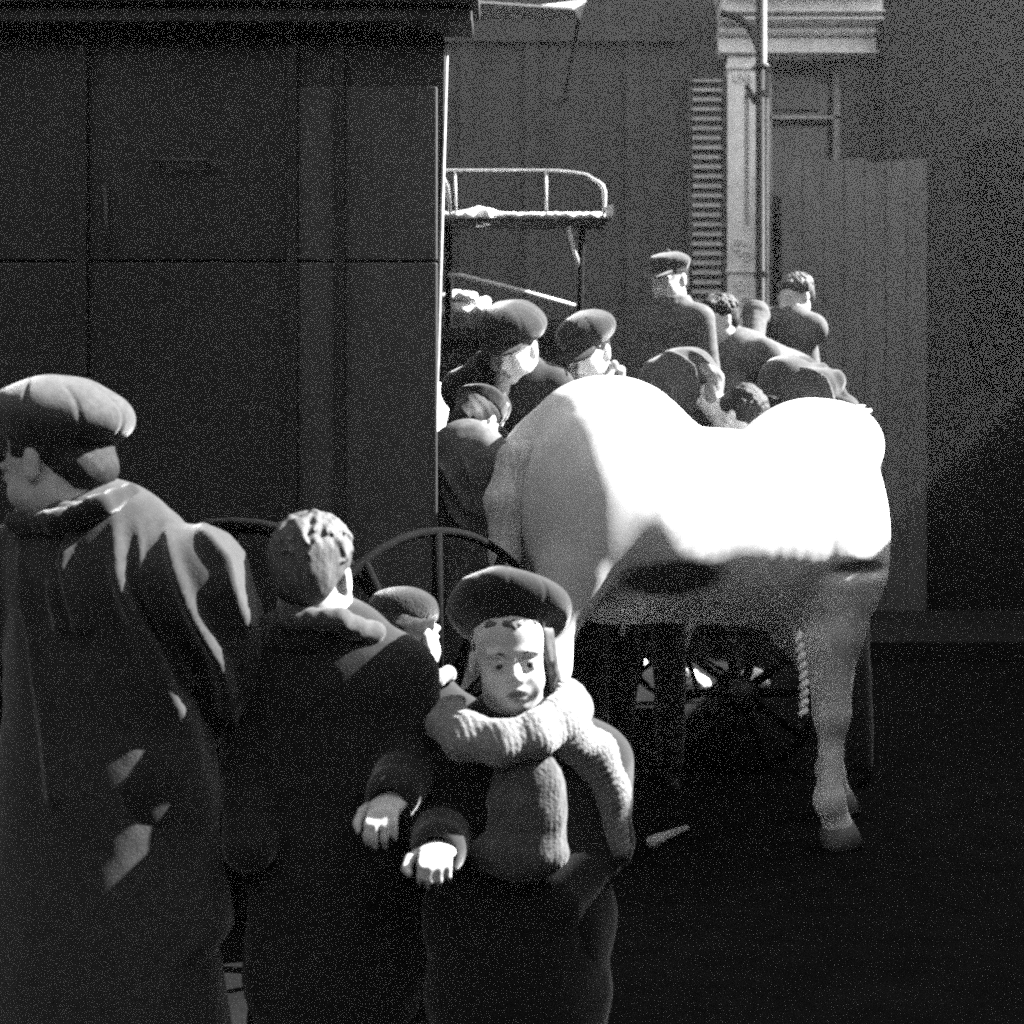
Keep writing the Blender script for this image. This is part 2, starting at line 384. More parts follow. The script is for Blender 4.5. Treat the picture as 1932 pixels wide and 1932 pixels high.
def cap_prims(s=1.0, tilt=(0, 0), big=1.0, side=0.0, back=.0, drop=0, th=1.0):
    Rt = rotx(R(tilt[0]))@roty(R(tilt[1]))
    p = [ell((side*.6, .015, .060), (.086, .104, .045), Rt, k=.01), ell((side, .022+back, .088-drop), (.122*big, .135*big, .044*th), Rt, k=.02)]
    return [dict(q) for q in xf(p, np.eye(3), np.zeros(3), s)]
def person(label, head, face, hs, chest, pelvis, yaw, sw=.19, arms=None, feet=None, knees=None, floor=0., vox=.009, fine=None,
           coat='wool', trouser='wool', cap=None, hair='haird', hairstyle=None, coat_len=.35, flare=1.1, folds=None, bulk=1.0, collar=1.0,
           scarf=None, hands=(1, 1), mouth=.003, group=None, legs=True, name='person', eyes=False, shirtfront=None, curl=40, extra_coat=None, sleeve=1.0, smooth=1.0):
    head, chest, pelvis = [np.array(a, float) for a in (head, chest, pelvis)]
    f = V(sin(R(yaw)), -cos(R(yaw)), 0); r = V(cos(R(yaw)), sin(R(yaw)), 0)
    up = chest-pelvis; up /= np.linalg.norm(up); f = f-up*(f@up); f /= np.linalg.norm(f)
    hR = face_rot(*face)
    rt = thing(name, (pelvis[0], pelvis[1], floor), label, 'person', group)
    S = [chest-r*sw, chest+r*sw]; H = [pelvis-r*.085*hs*1.05, pelvis+r*.085*hs*1.05]
    arms = arms or {}
    legL = pelvis[2]-floor
    el, wr = [], []
    for i in (0, 1):
        a = arms.get(i)
        if a is None:
            sg = (-1, 1)[i]; e = S[i]+r*sg*.04-up*.27*hs+f*.0; wv = e+f*.06-V(0, 0, .23*hs)
        else: e, wv = np.array(a[0], float), np.array(a[1], float)
        el.append(e); wr.append(wv)
    ft, kn = [], []
    for i in (0, 1):
        sg = (-1, 1)[i]
        q = np.array(feet[i], float) if feet else V(H[i][0]+r[0]*sg*.04, H[i][1]+r[1]*sg*.04, floor+.05)
        k = np.array(knees[i], float) if knees and knees[i] is not None else (H[i]+q)/2+f*.03
        ft.append(q); kn.append(k)
    nb = chest+up*.06*hs
    hp = head_prims(mouth, eyes)
    B = xf(hp, hR, head, hs)
    B += [cone(head+hR@V(0, .022, -.055)*hs, nb, .052*hs, .056*hs, k=.03),
          cone(chest, chest*.5+pelvis*.5, .145*hs*bulk, .12*hs*bulk, fl=(f, .66), k=.05), cone(chest*.5+pelvis*.5, pelvis, .12*hs*bulk, .135*hs*bulk, fl=(f, .75), k=.05)]
    for i in (0, 1):
        B += [cone(S[i], el[i], .048*hs, .038*hs, k=.03), cone(el[i], wr[i], .037*hs, .024*hs, k=.015)]
        if hands[i]:
            dv = wr[i]-el[i]; B += hand_prims(wr[i], dv, -f if abs(dv@f) < .7*np.linalg.norm(dv) else up, hs*.92, curl, thumb=(1, -1)[i])
        if legs:
            B += [cone(H[i], kn[i], .075*hs, .05*hs, k=.03), cone(kn[i], ft[i]+V(0, 0, .03), .048*hs, .033*hs, k=.02), cone(ft[i], ft[i]+f*.12*hs-V(0, 0, .015), .035*hs, .03*hs, k=.02)]
    zf = (head[2]-.13*hs, head[2]+.14*hs, fine) if fine else None
    def lips(c):
        q = (c-head)@hR/hs
        return ((np.abs(q[:, 0])/.020)**2+((q[:, 2]+.0715)/.0115)**2 < 1) & (q[:, 1] < -.085)
    body = sdfobj('body', B, vox, M['skin'], rt, zfine=zf, mats=[M['skin'], M['lip']], midx=lips)
    if eyes:
        for s in (-1, 1):
            ec = head+hR@V(s*.031, -.0785, -.0105)*hs
            e = sdfobj('eye', [ell(ec, .0122*hs, k=0)], .0012, M['eyem'], rt, mats=[M['eyem'], M['iris']],
                       midx=lambda c, ec=ec: (((c-ec)@hR)[:, 1] < -.0105*hs))
            bpos = [head+hR@V(s*x, y, z)*hs for x, y, z in ((.014, -.0905, .0125), (.030, -.0915, .0165), (.046, -.082, .0105))]
            sdfobj('eyebrow', chain(bpos, [.0020*hs, .0026*hs, .0014*hs], k=.002), .0012, M['hairl'], rt)
    # ---- coat: torso, skirt, sleeves, one surface
    hem = pelvis-up*0+V(0, 0, -coat_len*legL)
    C = [cone(chest+up*.0, chest*.5+pelvis*.5, .172*hs*bulk, .155*hs*bulk, fl=(f, .74), k=.05),
         cone(chest*.5+pelvis*.5, pelvis, .155*hs*bulk, .172*hs*bulk, fl=(f, .78), k=.05),
         cone(pelvis, hem, .172*hs*bulk, .18*hs*bulk*flare, fl=(f, .8), k=.05),
         cone(S[0]+r*.02, S[1]-r*.02, .07*hs*bulk, .07*hs*bulk, k=.05), cone(chest, nb+up*.005, .11*hs, .068*hs, k=.05)]
    for i in (0, 1):
        dv = wr[i]-el[i]; C += [cone(S[i], el[i], .073*hs*sleeve, .06*hs*sleeve, k=.035), cone(el[i], wr[i]-dv*.02, .06*hs*sleeve, .05*hs*sleeve, k=.02)]
        if hands[i]: C += [cone(wr[i]-dv*.0, wr[i]+dv*.2, .026*hs, .03*hs, k=.008, op='-')]
    if extra_coat: C += extra_coat
    sd = int(abs(head[0]*1000)) % 97
    def dsp(v, N):
        g = v*np.array([1, 1, .35]); o = .005*smooth*wob(g, 5, sd, 2)+.0018*wob(v, 12, sd+1, 2)
        for i in (0, 1):   # creases at the elbows
            dd = np.linalg.norm(v-el[i], axis=1); o = o+.003*np.exp(-(dd/.08)**2)*np.sin((v@(wr[i]-el[i]))/np.linalg.norm(wr[i]-el[i])*150)
        if folds: o = o+ridges(v, folds[0], folds[1])
        return o
    sdfobj('coat', C, vox, M[coat], rt, dsp)
    if collar:
        cr = hR@V(0, .02, -.085)*hs+head; tl = rotx(R(-8)); 
        cc = nb+up*.018+(cr-nb)*.25
        ax = rotz(R(yaw))@rotx(R(8)) if abs(up[2]) > .8 else np.stack([r, -f, up], 1)
        sdfobj('collar', [tor(cc, ax, .078*hs*collar, .082*hs*collar, .016*hs, h=1.9, k=.01), tor(cc-up*.02, ax, .092*hs*collar, .09*hs*collar, .016*hs, h=1.5, k=.01)], min(vox, .006), M[coat], rt,
               lambda v, N: .004*wob(v, 12, sd+3, 2))
    if shirtfront:
        a, b2, wd, mname = shirtfront
        sdfobj('shirt', [cone(a, b2, wd, wd*.6, k=.01)], min(vox, .006), M[mname], rt, lambda v, N: .002*wob(v, 30, 5, 2))
    if scarf:
        pts, rad, mname = scarf
        sdfobj('scarf', chain(pts, [rad]*len(pts), k=.012), .005, M[mname], rt, lambda v, N: .005*wob(v, 18, 4, 2))
    if legs:
        T = [cone(H[0], H[1], .12*hs, .12*hs, k=.04)]
        for i in (0, 1): T += [cone(H[i], kn[i], .105*hs, .075*hs, k=.04), cone(kn[i], ft[i]+V(0, 0, .06), .075*hs, .062*hs, k=.03)]
        sdfobj('trousers', T, max(vox, .008), M[trouser], rt, lambda v, N: .007*wob(v*np.array([1, 1, .6]), 6, sd+7, 2))
        for i in (0, 1):
            sdfobj('boot', [cone(ft[i]+V(0, 0, .06), ft[i]-V(0, 0, .005), .05*hs, .048*hs, k=.02), cone(ft[i]-V(0, 0, .012), ft[i]+f*.15*hs-V(0, 0, .018), .043*hs, .036*hs, k=.02)], .008, M['shoe'], rt)
    # ---- hair and cap
    if hairstyle == 'full':
        hl = [ell((0, .024, .042), (.083, .100, .086), k=0), ell((.0, .070, -.015), (.064, .046, .055), k=.03), ell((0, -.05, .085), (.055, .035, .022), rotx(R(14)), k=.02)]
        rg = np.random.RandomState(sd+11)
        for q in range(90):
            a = rg.rand()*2*pi; b = rg.uniform(.15, 1.5)
            if cos(a) > .2 and b > .95: continue
            def sp(a, b, o=0): return V(sin(a)*sin(b)*(.083+o), .024-cos(a)*sin(b)*(.100+o), .042+cos(b)*(.086+o))
            a2 = a+rg.uniform(-.35, .35)
            hl.append(cone(sp(a, b, -.002), sp(a2, b+rg.uniform(.3, .5), .005), rg.uniform(.006, .010), .004, k=.006))
        hl += [ell((0, -.095, -.04), (.07, .06, .085), k=.01, op='-'), ell((.088, -.012, -.040), (.022, .036, .04), k=.008, op='-'), ell((-.088, -.012, -.040), (.022, .036, .04), k=.008, op='-')]
        sdfobj('hair', xf(hl, hR, head, hs), .0035 if vox < .008 else .005, M[hair], rt, lambda v, N: .0012*wob(v, 40, sd, 2)+.002*wob(v, 14, sd+2, 2))
    elif hairstyle == 'crop':
        hpz = xf([ell((0, .022, .036), (.080, .098, .086), k=0), ell((.0, .07, -.03), (.06, .045, .05), k=.03),
                  ell((0, -.09, -.035), (.09, .055, .085), k=.01, op='-'), ell((.085, -.01, -.035), (.03, .035, .045), k=.01, op='-'), ell((-.085, -.01, -.035), (.03, .035, .045), k=.01, op='-')], hR, head, hs)
        sdfobj('hair', hpz, max(vox*.7, .004), M[hair], rt, lambda v, N: .003*wob(v, 25, sd, 2))
    if cap:
        cp = xf(cap_prims(**cap.get('k', {})), hR, head, hs)
        cm = cap.get('m', 'tweed'); seams = cap.get('seams', 8); puck = cap.get('puck', .005)
        cc = head+hR@V(0, .02, .09)*hs
        def cd(v, N):
            q = (v-cc)@hR/hs; th = np.arctan2(q[:, 0], q[:, 1]); rr = np.hypot(q[:, 0], q[:, 1])
            u = np.abs(np.sin(th*seams/2+.4*np.sin(th*2)))
            return -puck*np.exp(-(u/.16)**2)*np.clip(rr/.05, 0, 1)+.007*wob(q, 7, sd+5, 2)
        co = sdfobj('cap', cp, .0045 if vox < .008 else .007, M[cm], rt, cd)
        if cap.get('visor', True):
            vz = cap.get('vz', .038)
            vp = xf([ell((0, -.098, vz), (.078, .062, .0065), rotx(R(cap.get('vt', 14))), k=.004), ell((0, -.03, vz+.004), (.066, .06, .03), k=.006, op='-')], hR, head, hs)
            sdfobj('visor', vp, .004, M[cm], co)
        if cap.get('button', True):
            sdfobj('button', [ell(head+hR@V(cap.get('k', {}).get('side', 0), .025, .134-cap.get('k', {}).get('drop', 0))*hs, .011*hs, k=0)], .003, M[cm], co)
    return rt, dict(hR=hR, head=head, f=f, r=r, up=up, nb=nb)

# ------------------------------------------------------------------ the ground
g = MB()
def sheet(name, x0, x1, y0, y1, z, m, n=60, amp=.0):
    xs = np.linspace(x0, x1, n); ys = np.linspace(y0, y1, n)
    v = [(x, y, z+amp*(sin(x*5.1+y*2)+sin(y*4.3-x*3))) for x in xs for y in ys]
    f = [(i*n+j, (i+1)*n+j, (i+1)*n+j+1, i*n+j+1) for i in range(n-1) for j in range(n-1)]
    return mesh(name, v, f, m)
tag(sheet('street', -60, 60, -40, 80, 0, M['asphalt'], 160, 0), kind='structure')
pv = MB().box(-14, 14, 9.2, 12.2, 0.004, .14).build('pavement', M['stoned']); tag(pv, kind='structure')

# ------------------------------------------------------------------ facades behind
FD = 12.0
def fx(px, d=FD): return (px-CX)/FPX*d
def fz(py, d=FD): return EYE-(py-HZ)/FPX*d
bld = thing('brownstone_building', (0, FD, 0), 'dark brownstone building behind the wagons, with a white fluted pilaster and a moulded cornice', 'building')
W0, W1 = fx(1450), fx(1592)
wall = MB()
wall.box(-12, W0, FD, FD+6, 0.142, 7.3)
wall.box(W1, fx(1648), FD, FD+6, 0.142, 7.3)
wall.box(W0+.001, W1-.001, FD+.001, FD+6, fz(116), 7.29)
wall.box(W0+.001, W1-.001, FD+.001, FD+6, 0.142, fz(700))
wall.build('wall', M['stone'], bld)
# shallow piers and courses on the dark wall
pr = MB()
for px in (868, 990, 1180): pr.box(fx(px), fx(px+26), FD-.05, FD-.002, .142, 5.9)
pr.box(-12, fx(1290), FD-.1, FD-.052, 5.6, 5.75)
pr.build('pier_strips', M['stone'], bld)
wd = MB().box(W0+.02, W1-.02, FD+.25, FD+.27, fz(700), fz(116)).build('window', M['glass'], bld)
MB().box(W0+.03, fx(1556), FD+.2, FD+.215, fz(194), fz(130)).build('blind', M['blind'], wd)
fr = MB(); fr.box(W0, W1, FD+.12, FD+.2, fz(217), fz(211)); fr.box(W0, W0+.06, FD+.12, FD+.19, fz(700), fz(116)); fr.box(W1-.06, W1, FD+.12, FD+.19, fz(700), fz(116))
fr.build('window_frame', M['cream'], wd)
co = MB(); x0, x1 = fx(1352), fx(1648)
for (a, b, dp) in ((12, 17, .55), (19, 44, .30), (48, 52, .40), (58, 63, .36), (78, 103, .10), (109, 113, .2)):
    co.box(x0, x1, FD-dp, FD-.004, fz(b), fz(a))
co.box(x0, x1, FD-.2, FD-.005, fz(75.5), fz(65)); co.box(x0, x1, FD-.24, FD-.006, fz(57.5), fz(54.5)); co.box(x0, x1, FD-.1, FD-.007, fz(108.5), fz(104.5))
bev(co.build('cornice', M['white'], bld), .012)
MB().box(x0-.02, x1, FD-.5, FD-.003, fz(13), fz(6)).build('cornice_cap', M['white'], bld)
# pilaster, with a sunk panel and scrolls
xa, xb = fx(1368), fx(1423)
pl = MB(); pl.box(xa, fx(1399), FD-.14, FD-.003, .142, fz(116)); pl.box(fx(1408), xb, FD-.14, FD-.003, .142, fz(116))
pl.box(fx(1399), fx(1408), FD-.14, FD-.004, fz(185), fz(117)); pl.box(fx(1399), fx(1408), FD-.14, FD-.004, .143, fz(432)); pl.box(fx(1399), fx(1408), FD-.07, FD-.005, fz(431), fz(186))
pl.box(xa-.02, xb+.02, FD-.17, FD-.141, fz(141), fz(133)); pl.box(xa-.02, xb+.02, FD-.17, FD-.142, fz(520), fz(514)); pl.box(xa-.02, xb+.02, FD-.17, FD-.142, fz(600), fz(594))
po = bev(pl.build('pilaster', M['white'], bld), .006)
for cx0, cy0, rr, dr in ((1388, 158, .055, 1), (1405, 158, .05, -1), (1386, 470, .07, 1), (1403, 490, .06, -1), (1392, 545, .06, -1), (1400, 575, .06, 1), (1388, 640, .06, 1)):
    pts = [(fx(cx0)+dr*rr*(1-t*.8)*cos(t*9), FD-.15, fz(cy0)+rr*(1-t*.8)*sin(t*9)) for t in np.linspace(0, 1, 26)]
    MB().tube(pts, .012, 6).build('scroll', M['white'], po, True)
# louvred shutter
sh = thing('shutter', (fx(1332), FD-.06, fz(620)), 'tall louvred shutter with many thin horizontal slats, left of the white pilaster', 'shutter')
fm = MB(); fm.box(fx(1295), fx(1301), FD-.11, FD-.054, fz(640), fz(150)); fm.box(fx(1360), fx(1366), FD-.11, FD-.054, fz(640), fz(150)); fm.box(fx(1301), fx(1360), FD-.11, FD-.055, fz(153), fz(149))
fm.box(fx(1301), fx(1360), FD-.07, FD-.056, fz(640), fz(153.5)); fm.build('frame', M['stone'], sh)
sm = MB(); py = 160.
while py < 636:
    z = fz(py); a, b = fx(1302.5)+random.uniform(0, .01), fx(1359)-random.uniform(0, .02)
    sm.add([(a, FD-.125, z-.012), (b, FD-.125, z-.012), (b, FD-.072, z+.03), (a, FD-.072, z+.03), (a, FD-.125, z), (b, FD-.125, z), (b, FD-.072, z+.042), (a, FD-.072, z+.042)],
           [(0, 3, 2, 1), (4, 5, 6, 7), (0, 1, 5, 4), (1, 2, 6, 5), (2, 3, 7, 6), (3, 0, 4, 7)]); py += 18
sm.build('slats', M['cream'], sh)
# building at right, near-black stone standing in for the fall-off; upper awning
db = thing('dark_building', (5, FD, 0), 'building front with shade painted in as near-black stone, right of the cornice, behind the horse', 'building')
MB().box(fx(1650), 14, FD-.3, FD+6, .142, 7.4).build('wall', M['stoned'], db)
dw = MB()
for k in range(3): dw.box(fx(1650)+.8+k*2.2, fx(1650)+1.9+k*2.2, FD-.33, FD-.302, 2.2, 4.6)
dw.build('window', M['rubber'], db)
hb = thing('glow_boards', ((fx(1455)+fx(1722))/2, FD-.4, .14), 'tall pale boards added in place of the bright haze right of the lamp post', 'glow_boards')  # made-up boards; their pale paint stands in for the glowing haze
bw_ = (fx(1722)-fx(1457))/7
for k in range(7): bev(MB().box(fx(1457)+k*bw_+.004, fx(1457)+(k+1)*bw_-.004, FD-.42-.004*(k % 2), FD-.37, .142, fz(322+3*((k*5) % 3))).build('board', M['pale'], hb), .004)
aw = thing('awning', (fx(960, 9.), 9., fz(20, 9.)), 'pale edge of an awning at the top of the picture above the wagon canopy', 'awning')
MB().add([(fx(800, 9), 8.9, fz(8, 9)), (fx(1080, 9), 8.9, fz(28, 9)), (fx(1105, 9), 8.95, fz(8, 9)), (fx(800, 9), 9.4, fz(-4, 9)), (fx(1100, 9), 9.4, fz(-2, 9)),
          (fx(800, 9), 8.9, fz(4, 9)), (fx(1080, 9), 8.9, fz(24, 9)), (fx(1105, 9), 8.95, fz(4, 9))],
         [(0, 1, 2, 4, 3), (0, 5, 6, 1), (1, 6, 7, 2), (5, 3, 4, 7, 6), (2, 7, 4), (0, 3, 5)]).build('canvas', M['white'], aw)
ar = MB(); ar.tube([(fx(800, 9), 9.4, fz(-4, 9)), (fx(800, 9), 11.99, fz(-60, 9))], .02); ar.tube([(fx(1098, 9), 9.38, fz(-2, 9)), (fx(1098, 9), 11.99, fz(-60, 9))], .02)
ar.build('arm', M['iron'], aw)
# unseen row added right of the frame, sized to shade the lower street
e = V(.30, .954, 0); nrm = V(.954, -.30, 0); q0 = V(.15, 2.3, 0)+nrm*3.6-e*3.0
hz_ = 0.60+3.6/float(SUN[:2]@nrm[:2])*SUN[2]
rb = thing('shade_row', q0, 'unseen dark block added for shade along the right side of the street, outside the frame', 'building')
def along(a, b, c): return q0+e*a+nrm*b+V(0, 0, c)
tv = [along(a, b, c) for a in (0, 13.6) for b in (0, 5) for c in (0.004, hz_)]
MB().add(tv, [(0, 1, 3, 2), (4, 6, 7, 5), (0, 4, 5, 1), (2, 3, 7, 6), (0, 2, 6, 4), (1, 5, 7, 3)]).build('wall', M['stoned'], rb)
for fl in range(1):
    for k in range(5):
        a = .8+k*2.1; z0 = 1.0+fl*2.6
        vv = [along(a+x, -y, z) for x in (0, .95) for y in (.03, .002) for z in (z0, z0+1.6)]
        MB().add(vv, [(0, 1, 3, 2), (4, 6, 7, 5), (0, 4, 5, 1), (2, 3, 7, 6), (0, 2, 6, 4), (1, 5, 7, 3)]).build('window', M['glass'], rb)

rb2 = thing('rear_blocker', (0, -9, 0), 'unseen dark block added behind the photographer to cut sky light, outside the frame', 'building')  # added block, cuts the sky fill from behind the camera
MB().box(-16, 16, -18, -11, .004, 8).build('wall', M['stoned'], rb2)
for k in range(9):
    for fl in range(2): MB().box(-14+k*3.3, -12.6+k*3.3, -10.998, -10.97, 1+fl*3.3, 3+fl*3.3).build('window', M['glass'], rb2)
rb3 = thing('left_blocker', (-14, 3, 0), 'unseen dark block added far along the left side to cut sky light, outside the frame', 'building')  # added block, cuts the sky fill from the left
MB().box(-20, -13.5, -7, 11, .004, 9).build('wall', M['stoned'], rb3)
for k in range(5):
    for fl in range(2): MB().box(-13.498, -13.47, -5.5+k*3.3, -4+k*3.3, 1+fl*3.3, 3+fl*3.3).build('window', M['glass'], rb3)

# lamp post in front of the pilaster
LD = 11.0
lp = thing('lamp_post', (fx(1436, LD), LD, .14), 'dark iron lamp post with a curved bracket in front of the white pilaster', 'lamp post')
x = fx(1436, LD)
MB().tube([(x, LD, .14), (x, LD, .5), (x, LD, .55), (x, LD, 6.1)], [.085, .085, .052, .048], 16).build('pole', M['iron'], lp, True)
for py, r0 in ((128, .085), (180, .065), (520, .07)): MB().tube([(x, LD, fz(py+6, LD)), (x, LD, fz(py, LD)), (x, LD, fz(py-7, LD))], [.05, r0, .05], 14).build('collar', M['iron'], lp, True)
pts = []
for t in np.linspace(0, 1, 18):
    a = t*pi/2; pts.append((fx(1436, LD)-(1-cos(a))*.32, LD-.02, fz(135, LD)+sin(a)*.50))
pts.append((fx(1360, LD), LD-.02, fz(24, LD)))
MB().tube(pts, [.032]*len(pts), 10).build('bracket', M['iron'], lp, True)
MB().tube([(fx(1425, LD), LD-.03, fz(196, LD)), (fx(1412, LD), LD-.06, fz(178, LD)), (fx(1405, LD), LD-.08, fz(166, LD))], [.03, .028, .022], 8).build('hook', M['iron'], lp, True)
# pale tube added as the sunlit highlight on the post's right edge
MB().tube([(fx(1447, LD), LD+.03, .14), (fx(1447, LD), LD+.03, fz(185, LD))], .024, 10).build('pole_highlight', M['cream'], lp, True)

# ------------------------------------------------------------------ wheels
def wheel(name, c, r, yaw, parent, mtyre, spokes=12, tr=.03):
    c = np.array(c, float); u = V(cos(yaw), sin(yaw), 0); n = V(-sin(yaw), cos(yaw), 0)
    ring = lambda rr: [c+u*rr*cos(t)+V(0, 0, rr*sin(t)) for t in np.linspace(0, 2*pi, 49)]
    m = MB(); m.tube(ring(r-tr), tr, 8, False); o = m.build(name, mtyre, parent, True)
    s = MB(); s.tube([c-n*.09, c-n*.05, c+n*.05, c+n*.09], [.05, .075, .075, .05], 12); s.build('hub', M['iron'], o, True)
    s = MB()
    for k in range(spokes):
        a = 2*pi*k/spokes; dv = u*cos(a)+V(0, 0, sin(a)); s.tube([c+dv*.06, c+dv*(r-tr)], [.022, .016], 6)
    s.build('spokes', M['rubber'] if mtyre is M['rubber'] else M['wood'], o, True)
    return o

# ------------------------------------------------------------------ the dark van at left
VD = 3.75
van = thing('delivery_van', (-2., VD+.9, 0), 'tall dark panelled delivery van filling the left side, its bright rear edge beside the wagon', 'van')
def vx(px): return (px-CX)/FPX*VD
XR = vx(834)
vb = MB()
# body slightly narrowing towards the sill on its right end
v = [(-6.2, VD, .62), (vx(806), VD, .62), (vx(843), VD, 2.64), (-6.2, VD, 2.64), (-6.2, VD+1.9, .62), (vx(806)-.18, VD+1.9, .62), (vx(843)-.18, VD+1.9, 2.64), (-6.2, VD+1.9, 2.64)]
vb.add(v, [(0, 1, 2, 3), (5, 4, 7, 6), (1, 5, 6, 2), (4, 0, 3, 7), (3, 2, 6, 7), (0, 4, 5, 1)])
bev(vb.build('body', M['van'], van), .02, 3)
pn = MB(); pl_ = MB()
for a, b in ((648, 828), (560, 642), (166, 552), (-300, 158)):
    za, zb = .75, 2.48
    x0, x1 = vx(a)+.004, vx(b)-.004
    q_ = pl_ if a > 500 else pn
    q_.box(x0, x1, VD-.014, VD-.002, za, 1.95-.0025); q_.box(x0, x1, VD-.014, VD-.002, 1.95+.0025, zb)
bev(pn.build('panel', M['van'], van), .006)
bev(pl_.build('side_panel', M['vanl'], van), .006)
st = MB()
for px in (645, 556, 162): st.box(vx(px)-.02, vx(px)+.012, VD-.034, VD-.003, .66, 2.6)
bev(st.build('door_frame', M['vand'], van), .004)
ev = MB()
for k, (za, zb, ov) in enumerate(((2.64, 2.69, .10), (2.69, 2.75, .13), (2.75, 2.80, .115), (2.80, 3.05, .14), (3.05, 3.1, .17))):
    ev.box(-6.3, vx(846)+ov*.75-.002*k, VD-ov, VD+.03-.002*k, za+.0005, zb-.0005)
ev.box(-6.3, vx(843)-.2, VD+.031, VD+1.95, 2.641, 2.9)
bev(ev.build('roof', M['vand'], van), .006)
ed = MB(); ed.tube([(vx(811)+.004, VD+.006, 1.30), (vx(822)+.004, VD+.006, 1.65), (vx(842)+.003, VD+.006, 2.62)], [.009, .008, .004], 10); ed.build('sunlit_strip', M['vanedge'], van, True)  # pale strip puts the van's sunlit rim into the colour
hd = MB(); hd.tube([(vx(300), VD-.06, fz(313, VD)), (vx(400), VD-.06, fz(313, VD))], .007, 8); hd.tube([(vx(305), VD-.06, fz(313, VD)), (vx(305), VD, fz(313, VD))], .006, 8); hd.tube([(vx(395), VD-.06, fz(313, VD)), (vx(395), VD, fz(313, VD))], .006, 8)
hd.build('handle', M['slat'], van, True)
hg = MB(); hg.tube([(vx(204), VD-.03, fz(350, VD)), (vx(208), VD-.03, fz(480, VD))], .006, 8); hg.build('latch_rod', M['slat'], van, True)
MB().box(-6.0, vx(800), VD+.2, VD+1.7, .45, .619).build('chassis', M['iron'], van)
wheel('wheel', (P(825, 930, 3.45)[0], 3.45, .595), .56, R(48), van, M['rubber'], tr=.013)
wheel('wheel', (P(440, 930, 3.55)[0], 3.55, .60), .58, R(-8), van, M['rubber'], tr=.022)
wheel('wheel', (-4.6, 3.55, .60), .58, 0, van, M['vand'])
# ------------------------------------------------------------------ canopied wagon behind
WD = 6.0
def wx(px, d=WD): return (px-CX)/FPX*d
def wz(py, d=WD): return EYE-(py-HZ)/FPX*d
wg = thing('covered_wagon', (wx(960), WD+.3, 0), 'old goods wagon with a flat railed canopy, seen beyond the right edge of the van', 'wagon')
bev(MB().box(wx(700), wx(1146), WD-.02, WD+.16, wz(420), wz(411)).build('canopy', M['wood'], wg), .008)
sn = []
for i in range(60):
    t = i/59; px = 700+t*430; big = 1+2.2*math.exp(-((px-905)/28)**2)+.4*random.random()
    sn.append(ell(P(px, 409, WD+.03+.08*random.random()), (.035, .05, .014*big), k=.012))
sno = sdfobj('snow_heap', sn, .006, M['snow'], None, lambda v, N: .003*wob(v, 25, 3, 2))
tag(sno, 'long lumpy strip of bright snow lying on the wagon canopy inside the rail', 'snow')
rl = MB()
top = [P(px, 321+max(0, (px-1000)/140)**3*18, WD+.0) for px in range(700, 1110, 12)]
top += [P(1118, 337, WD), P(1128, 343, WD), P(1136, 351, WD), P(1140, 362, WD), P(1141, 380, WD), P(1137, 410, WD)]
rl.tube(top, [.0055]*(len(top)-6)+[.007, .009, .011, .012, .009, .006], 8)
rl.tube([P(858, 321, WD), P(861, 412, WD)], .0055, 8); rl.tube([P(1030, 322, WD), P(1031, 411, WD)], .006, 8)
rl.tube([P(834, 330, WD), P(842, 352, WD), P(848, 380, WD), P(850, 412, WD)], [.006, .014, .009, .006], 8)
rl.build('rail', M['steel'], wg, True)
MB().box(wx(1142), wx(1156), WD-.05, WD+.02, wz(411), wz(391)).build('end_bracket', M['steel'], wg)
ps = MB(); ps.tube([P(847, 412, WD+.1), P(846, 900, WD+.1)], .02, 10); ps.tube([P(1098, 420, WD+.1), P(1090, 900, WD+.1)], .016, 10)
ps.build('post', M['rubber'], wg, True)
br = MB(); br.tube([P(1072, 422, WD+.02), P(1082, 470, WD+.05), P(1094, 505, WD+.1)], [.011, .009, .01], 8); br.build('brace', M['steel'], wg, True)
hrl = MB(); hrl.tube([P(845, 519, WD-.05), P(868, 520, WD-.05), P(950, 540, WD-.03), P(1085, 577, WD)], [.010, .012, .012, .010], 8); hrl.build('handrail', M['steel'], wg, True)
bd = MB(); bd.box(wx(700), wx(1086), WD+.0, WD+.03, wz(640), wz(618)); bd.box(wx(900), wx(1086), WD+.01, WD+.035, wz(616), wz(611)); bd.box(wx(900), wx(1086), WD+.01, WD+.035, wz(607), wz(602))
bd.build('side_board', M['wood'], wg)
MB().box(wx(700), wx(1070), WD+.04, WD+1.4, .75, wz(622)).build('body', M['wood'], wg)
wheel('wheel', (wx(720), WD-.08, .5), .5, 0, wg, M['wood'])
wheel('wheel', (wx(1020), WD-.08, .5), .5, 0, wg, M['wood'])
# goods on the wagon
sack_pos = [(835, 590, .07), (868, 585, .075), (900, 590, .07), (880, 562, .05), (858, 556, .035), (905, 572, .05), (838, 565, .05), (930, 592, .06)]
for i, (px, py, rr) in enumerate(sack_pos):
    c = P(px, py, WD+.16+.03*(i % 3))
    o = sdfobj('sack', [ell(c, (rr*1.1, rr, rr*.62), rotz(i)@roty(.2*(i % 3-1)), k=0), ell(c+V(rr*.7, 0, rr*.3), rr*.35, k=.02)], .006, M['snow'] if i % 2 else M['sack'], None, lambda v, N: .007*wob(v, 16, 8, 3))
    tag(o, ['pale sack at the left end of the wagon load, beside the van edge', 'second sack from the left in the lower row of the wagon load', 'third sack of the lower row, near the left cap',
            'upper middle sack of the load, on the lower row', 'small peaked bundle on top of the load, right of the post', 'upper right sack of the load, against the capped head',
            'small upper sack left of the dark post', 'sack partly hidden behind the round cap'][i], 'sack', 'pale sacks on the wagon')
bk = thing('white_sheet', (-.35, 5.6, 0), 'bright white folded sheet hanging between the van edge and the leaning man', 'cloth')
